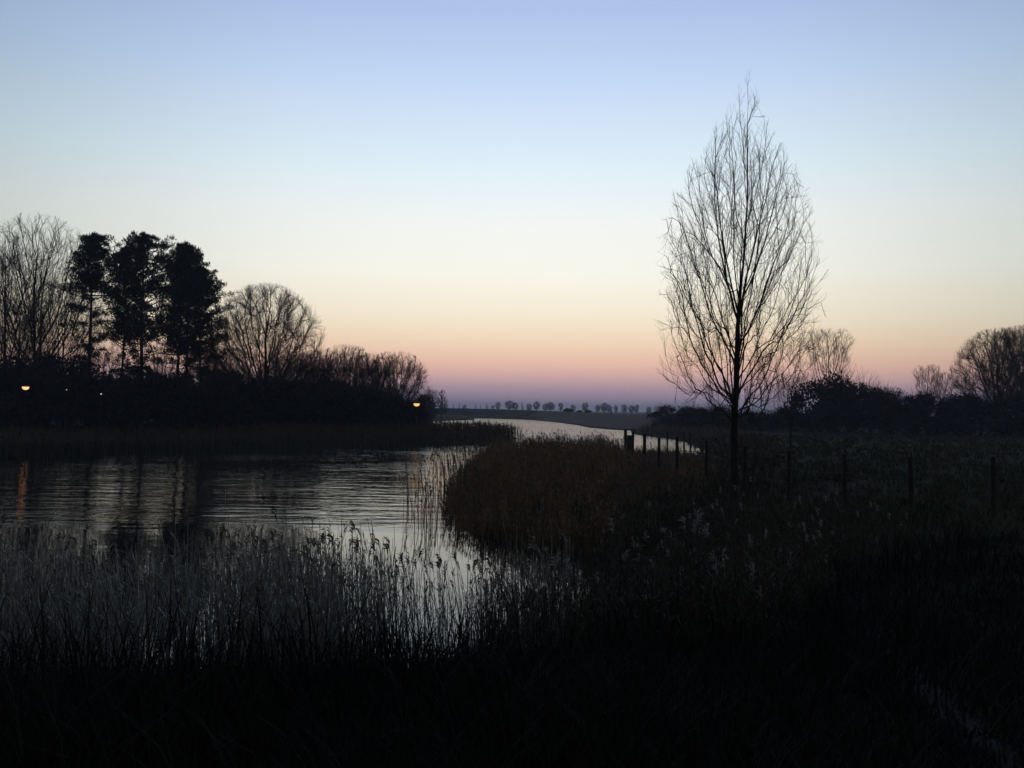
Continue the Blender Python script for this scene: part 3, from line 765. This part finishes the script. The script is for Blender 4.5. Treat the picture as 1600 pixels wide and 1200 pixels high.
# mixed sedge and reed on the near right bank
n = 9000
D = rs.uniform(7.5, 21, n)**1.0; px = rs.uniform(760, 1420, n)
x = (px-800)/FPX*D; d = shore_dist(x, D)
cl = np.sin(x*1.3+D*.9)+np.sin(x*2.8-D*1.3)
k = (d > -.4) & (rs.random(n) < .42+.28*cl) & (px < 1400-(14-D)*28)
xy = np.stack([x[k], D[k]], -1); nn = len(xy)
hh = rs.normal(.85, .2, nn)*(1-.35*sst(1150,1400,px[k]))*(1-.62*sst(980,860,px[k])*sst(11,15,D[k]))
reed_stuff('bank_reeds', 'low brown reeds with pale plumes on the near right bank', reeds(nn, zat(xy), np.maximum(hh,.25), (2.6,1.3), rs, .0035, 3, .035, .012, 3, 14, .08, .010), m_reed_bank, m_plume_pale)
# middle bank: dense brown reeds
n = 23000
y = rs.uniform(18.5, 52, n); x = rs.uniform(-3.6, 9.5, n); d = shore_dist(x, y); pxx = 800 + x/y*FPX
k = (d > -.45) & (y > 19) & ~((y < 24) & (x > 3.5)) & (pxx < 1145 - (rs.random(n)*90)) & ~((y<30)&(pxx>1010)&(rs.random(n)<.5))
xy = np.stack([x[k], y[k]], -1); nn = len(xy); pxx = pxx[k]
hh = (1.38 - .62*sst(935, 1010, pxx) + .17*rs.normal(size=nn) + .25*(rs.random(nn) < .12))*(1+.13*np.sin(xy[:,0]*1.7+xy[:,1]*.5)+.09*np.sin(xy[:,0]*3.9-xy[:,1]*1.3)) * (1-.40*sst(32,21,xy[:,1])) * (.42+.58*sst(695,790,pxx))
ps = zat(xy); hh = hh - .72*np.maximum(ps[:,2],0)
reed_stuff('middle_reeds', 'dense reddish brown reed bed on the bank in the middle', reeds(nn, ps, np.maximum(hh,.3), (2.6,1.3), rs, .006, 3, .22, .020, 3, 6, .12, .014), m_reed_mid, m_plume)
# sparse reeds standing in the water left of the middle bank and along its back edge
n = 11000
y = rs.uniform(22, 56, n); x = rs.uniform(-4.6, 9, n); d = shore_dist(x, y)
k = (d < .1) & (d > -1.7) & (rs.random(n) < (.30+.3*np.sin(x*3+y*1.1))*(1+d/2.4)*1.6) & (y > 24)
xy = np.stack([x[k], y[k]], -1); nn = len(xy); pxx = 800+xy[:,0]/xy[:,1]*FPX
hh = (rs.normal(1.5, .24, nn) - .65*sst(935,1010,pxx)) * (.62+.38*sst(22,32,xy[:,1]))
reed_stuff('shallow_water_reeds', 'sparse dark reeds standing in water round the middle bank', reeds(nn, np.concatenate([xy, np.full((nn,1),-.1)],1), np.maximum(hh,.4), (2.6,.9), rs, .009, 2, .5, .012, 4, 8, .13, .016), m_reed_mid, m_plume)
# left point: reeds along the far shore
n = 30000
y = rs.uniform(44, 112, n); x = rs.uniform(-70, 1.5, n); d = shore_dist(x, y); pxx = 800+x/y*FPX
k = (d > -.5) & (pxx > -60) & ((d < 4.5) | ((x > -22) & (rs.random(n) < .6)))
xy = np.stack([x[k], y[k]], -1); nn = len(xy); pxx = pxx[k]
ps = zat(xy); hh = rs.normal(1.45,.15,nn) - .75*np.maximum(ps[:,2],0) 
reed_stuff('point_reeds', 'low dark reed belt along the opposite shore and point on the left', reeds(nn, ps, np.maximum(hh,.4), (2.6,1.2), rs, .022, 2, .12, .07, 2, 3, .3, .05), m_reed_far, m_reed_far)
# belt at the foot of the far right shore
n = 9000
y = rs.uniform(52, 130, n); x = rs.uniform(8, 60, n); d = shore_dist(x, y)
k = (d > -.4) & (d < 5)
xy = np.stack([x[k], y[k]], -1); nn = len(xy)
reed_stuff('far_shore_reeds', 'dark reed belt along the water beyond the fence', reeds(nn, zat(xy), np.maximum(rs.normal(.85,.15,nn),.4), (2.6,1.2), rs, .025, 2, .1, .07, 2, 3, .3, .05), m_reed_far, m_reed_far)

# individually visible reeds with seed heads
protos = []
for v in range(5):
    rv = np.random.default_rng(200+v)
    (V1,F1), pl = reeds(1, np.zeros((1,3)), np.array([1.0]), (2.7,.25), rv, .0032, 0, 1.0, .012, 7, 14, .052, .0055)
    (V2,F2), _ = reeds(1, np.zeros((1,3)), np.array([1.0]), (2.7,.25), np.random.default_rng(200+v), .0032, 3, 0, .010, 7, 0)
    root = empty('reed')
    link('stem', mesh_np('reed_stem', V1, F1), m_reed, root)
    lf = V2[len(V1):]; 
    for j in range(3):
        link('leaf', mesh_np('reed_leaf', lf[j*6:(j+1)*6], [[0,1,2,3],[3,2,4,5]]), m_reed, root)
    link('seed_head', mesh_np('reed_seed_head', pl[0], pl[1]), m_plume, root)
    protos.append(root)
pale = []
for v in range(3):
    rv = np.random.default_rng(300+v)
    (V1,F1), pl = reeds(1, np.zeros((1,3)), np.array([1.0]), (2.7,.25), rv, .0032, 0, 1.0, .012, 5, 26, .085, .008)
    root = empty('plumed_reed')
    link('stem', mesh_np('plumed_reed_stem', V1, F1), m_reed_bank, root)
    link('plume', mesh_np('plumed_reed_plume', pl[0], pl[1]), m_plume_pale, root); pale.append(root)
def rank(sp_, i): return ORD[sorted(range(len(sp_)), key=lambda j: (sp_[j][0], j)).index(i)]
spots = [(96,838,12.2),(128,845,11.8),(205,850,12.6),(338,832,12.0),(352,838,11.6),(378,850,12.4),(412,842,12.0),(424,848,11.4),(433,838,12.4),(470,848,11.2),(478,843,11.8),(488,858,12.2),(497,846,11.3),(503,858,12.2),(512,838,11.6),
         (518,836,12.0),(530,842,11.2),(541,846,11.8),(574,852,11.5),(590,843,11.3),(597,850,11.8),(601,848,12.2),(612,856,11.4),(622,846,11.9),(628,858,11.0),(640,868,11.4),(684,886,11.0),(692,882,10.6),(700,878,11.2),(713,872,10.8),(722,868,11.0),(733,880,10.4),(739,886,11.1),(765,892,10.5),(300,846,12.2),(268,852,12.4),(160,848,12.0),(60,846,12.3),(30,850,12.0),
         (660,874,10.9)]
for i, (px, py, D) in enumerate(spots):
    pt = P(px, py, D); zb = max(H(pt.x, pt.y), -.3)
    hgt_ = pt.z - zb + .03
    place(protos[i % 5], (pt.x, pt.y, zb), (i*.7 % .9)-.45 + (math.pi if i % 7 == 3 else 0), (hgt_*1.15, hgt_*1.15, hgt_), 'tall seed-headed reed above the near reed bed, %s from the left' % rank(spots, i), 'reed', 'tall reeds standing out above the near reed bed')
spots2 = [(1040,832,16),(1010,858,15),(944,792,24),(912,786,24),(930,800,23),(966,784,24),(972,790,23.5),(1075,862,14.5),(1128,860,14.5),(1245,844,15.5),(998,992,9.5),(1216,888,13),(1234,908,12.5),(1034,935,12),(1305,870,14.5),(855,862,17),(840,856,18),(890,880,15.5),(960,890,14.5),(1090,880,13.5)]
for i, (px, py, D) in enumerate(spots2):
    pt = P(px, py, D); zb = H(pt.x, pt.y); hgt_ = max(pt.z - zb, .45) + .05
    place(pale[i % 3], (pt.x, pt.y, zb), i*.4, (hgt_*2.1, hgt_*2.1, hgt_), 'fluffy pale reed plume on the dark right bank, %s from the left' % rank(spots2, i), 'reed', 'pale reed plumes on the dark right bank')

# ------------------------------------------------------------------ grass
def grass(name, label, xy, h, w, rng, material):
    n = len(xy); z = height(xy[:,0], xy[:,1]); B = 7
    c = np.repeat(np.concatenate([xy, z[:,None]-.02], 1), B, 0); m = n*B
    c[:, :2] += rng.normal(0, .06, (m,2))*(1+np.repeat(h,B)[:,None]*2)
    hh_ = np.repeat(h, B)*rng.uniform(.5,1.3,m); a = rng.uniform(0,6.28,m); ln = rng.uniform(.1,.8,m)
    dr = np.stack([np.cos(a)*ln, np.sin(a)*ln, np.ones(m)], -1); dr /= np.linalg.norm(dr,axis=1,keepdims=True)
    sd = np.stack([-np.sin(a), np.cos(a), np.zeros(m)], -1)*(np.repeat(w,B)*.5)[:,None]
    p1 = c + dr*hh_[:,None]*.6; d2 = dr.copy(); d2[:, :2] *= 2.2; d2 /= np.linalg.norm(d2,axis=1,keepdims=True)
    p2 = p1 + d2*hh_[:,None]*.45
    V = np.stack([c-sd, c+sd, p1+sd*.8, p1-sd*.8, p2+sd*.1, p2-sd*.1], 1).reshape(-1,3)
    b_ = (np.arange(m)*6)[:,None,None]
    Fq = (b_ + np.array([[0,1,2,3],[3,2,4,5]])[None]).reshape(-1,4)
    tag(link(name, mesh_np(name, V, Fq), material), label, 'grass', kind='stuff')
n = 23000
D = np.exp(rs.uniform(math.log(3.6), math.log(95), n)); px = rs.uniform(-100, 1720, n); x = (px-800)/FPX*D; d = shore_dist(x, D)
pmin = np.full(n, 9.)
for q in pp: pmin = np.minimum(pmin, np.hypot(x-q[0], D-q[1]))
k = ((d > .15) | ((d > -1.6) & (D < 14) & (x < 1.5))) & ((pmin > .10+.12*rs.random(n)) | (rs.random(n) < .45)) & ((D < 50) | (x > 5))
xy = np.stack([x[k], D[k]], -1); Dk = D[k]
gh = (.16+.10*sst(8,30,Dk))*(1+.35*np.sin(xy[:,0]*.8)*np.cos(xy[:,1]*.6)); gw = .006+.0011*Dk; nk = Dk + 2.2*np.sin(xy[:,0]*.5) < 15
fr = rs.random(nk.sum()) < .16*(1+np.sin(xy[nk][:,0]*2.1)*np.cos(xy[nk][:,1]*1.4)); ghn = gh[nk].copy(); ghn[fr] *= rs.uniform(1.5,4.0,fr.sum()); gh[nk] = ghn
grass('near_sedge', 'sedge covering the near bank, dusk shade put into its black colour', xy[nk], gh[nk], gw[nk], rs, m_sedge)
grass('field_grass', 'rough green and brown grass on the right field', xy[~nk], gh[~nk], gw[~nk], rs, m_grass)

# ------------------------------------------------------------------ haze
if HAZE_DENSITY:
    me = box_mesh('haze', [(-3700,3700,-3700,3700,-2.2,26)])
    m = bpy.data.materials.new('haze_air'); m.use_nodes = True; t = m.node_tree; t.nodes.clear()
    o_ = t.nodes.new('ShaderNodeOutputMaterial'); v = t.nodes.new('ShaderNodeVolumePrincipled')
    v.inputs['Color'].default_value = (.78,.84,1,1); v.inputs['Density'].default_value = HAZE_DENSITY; v.inputs['Anisotropy'].default_value = .3
    t.links.new(v.outputs[0], o_.inputs['Volume'])
    hz_ = link('haze', me, m); tag(hz_, kind='stuff'); hz_['label'] = 'thin dusk haze over the river and fields'; hz_['category'] = 'haze'
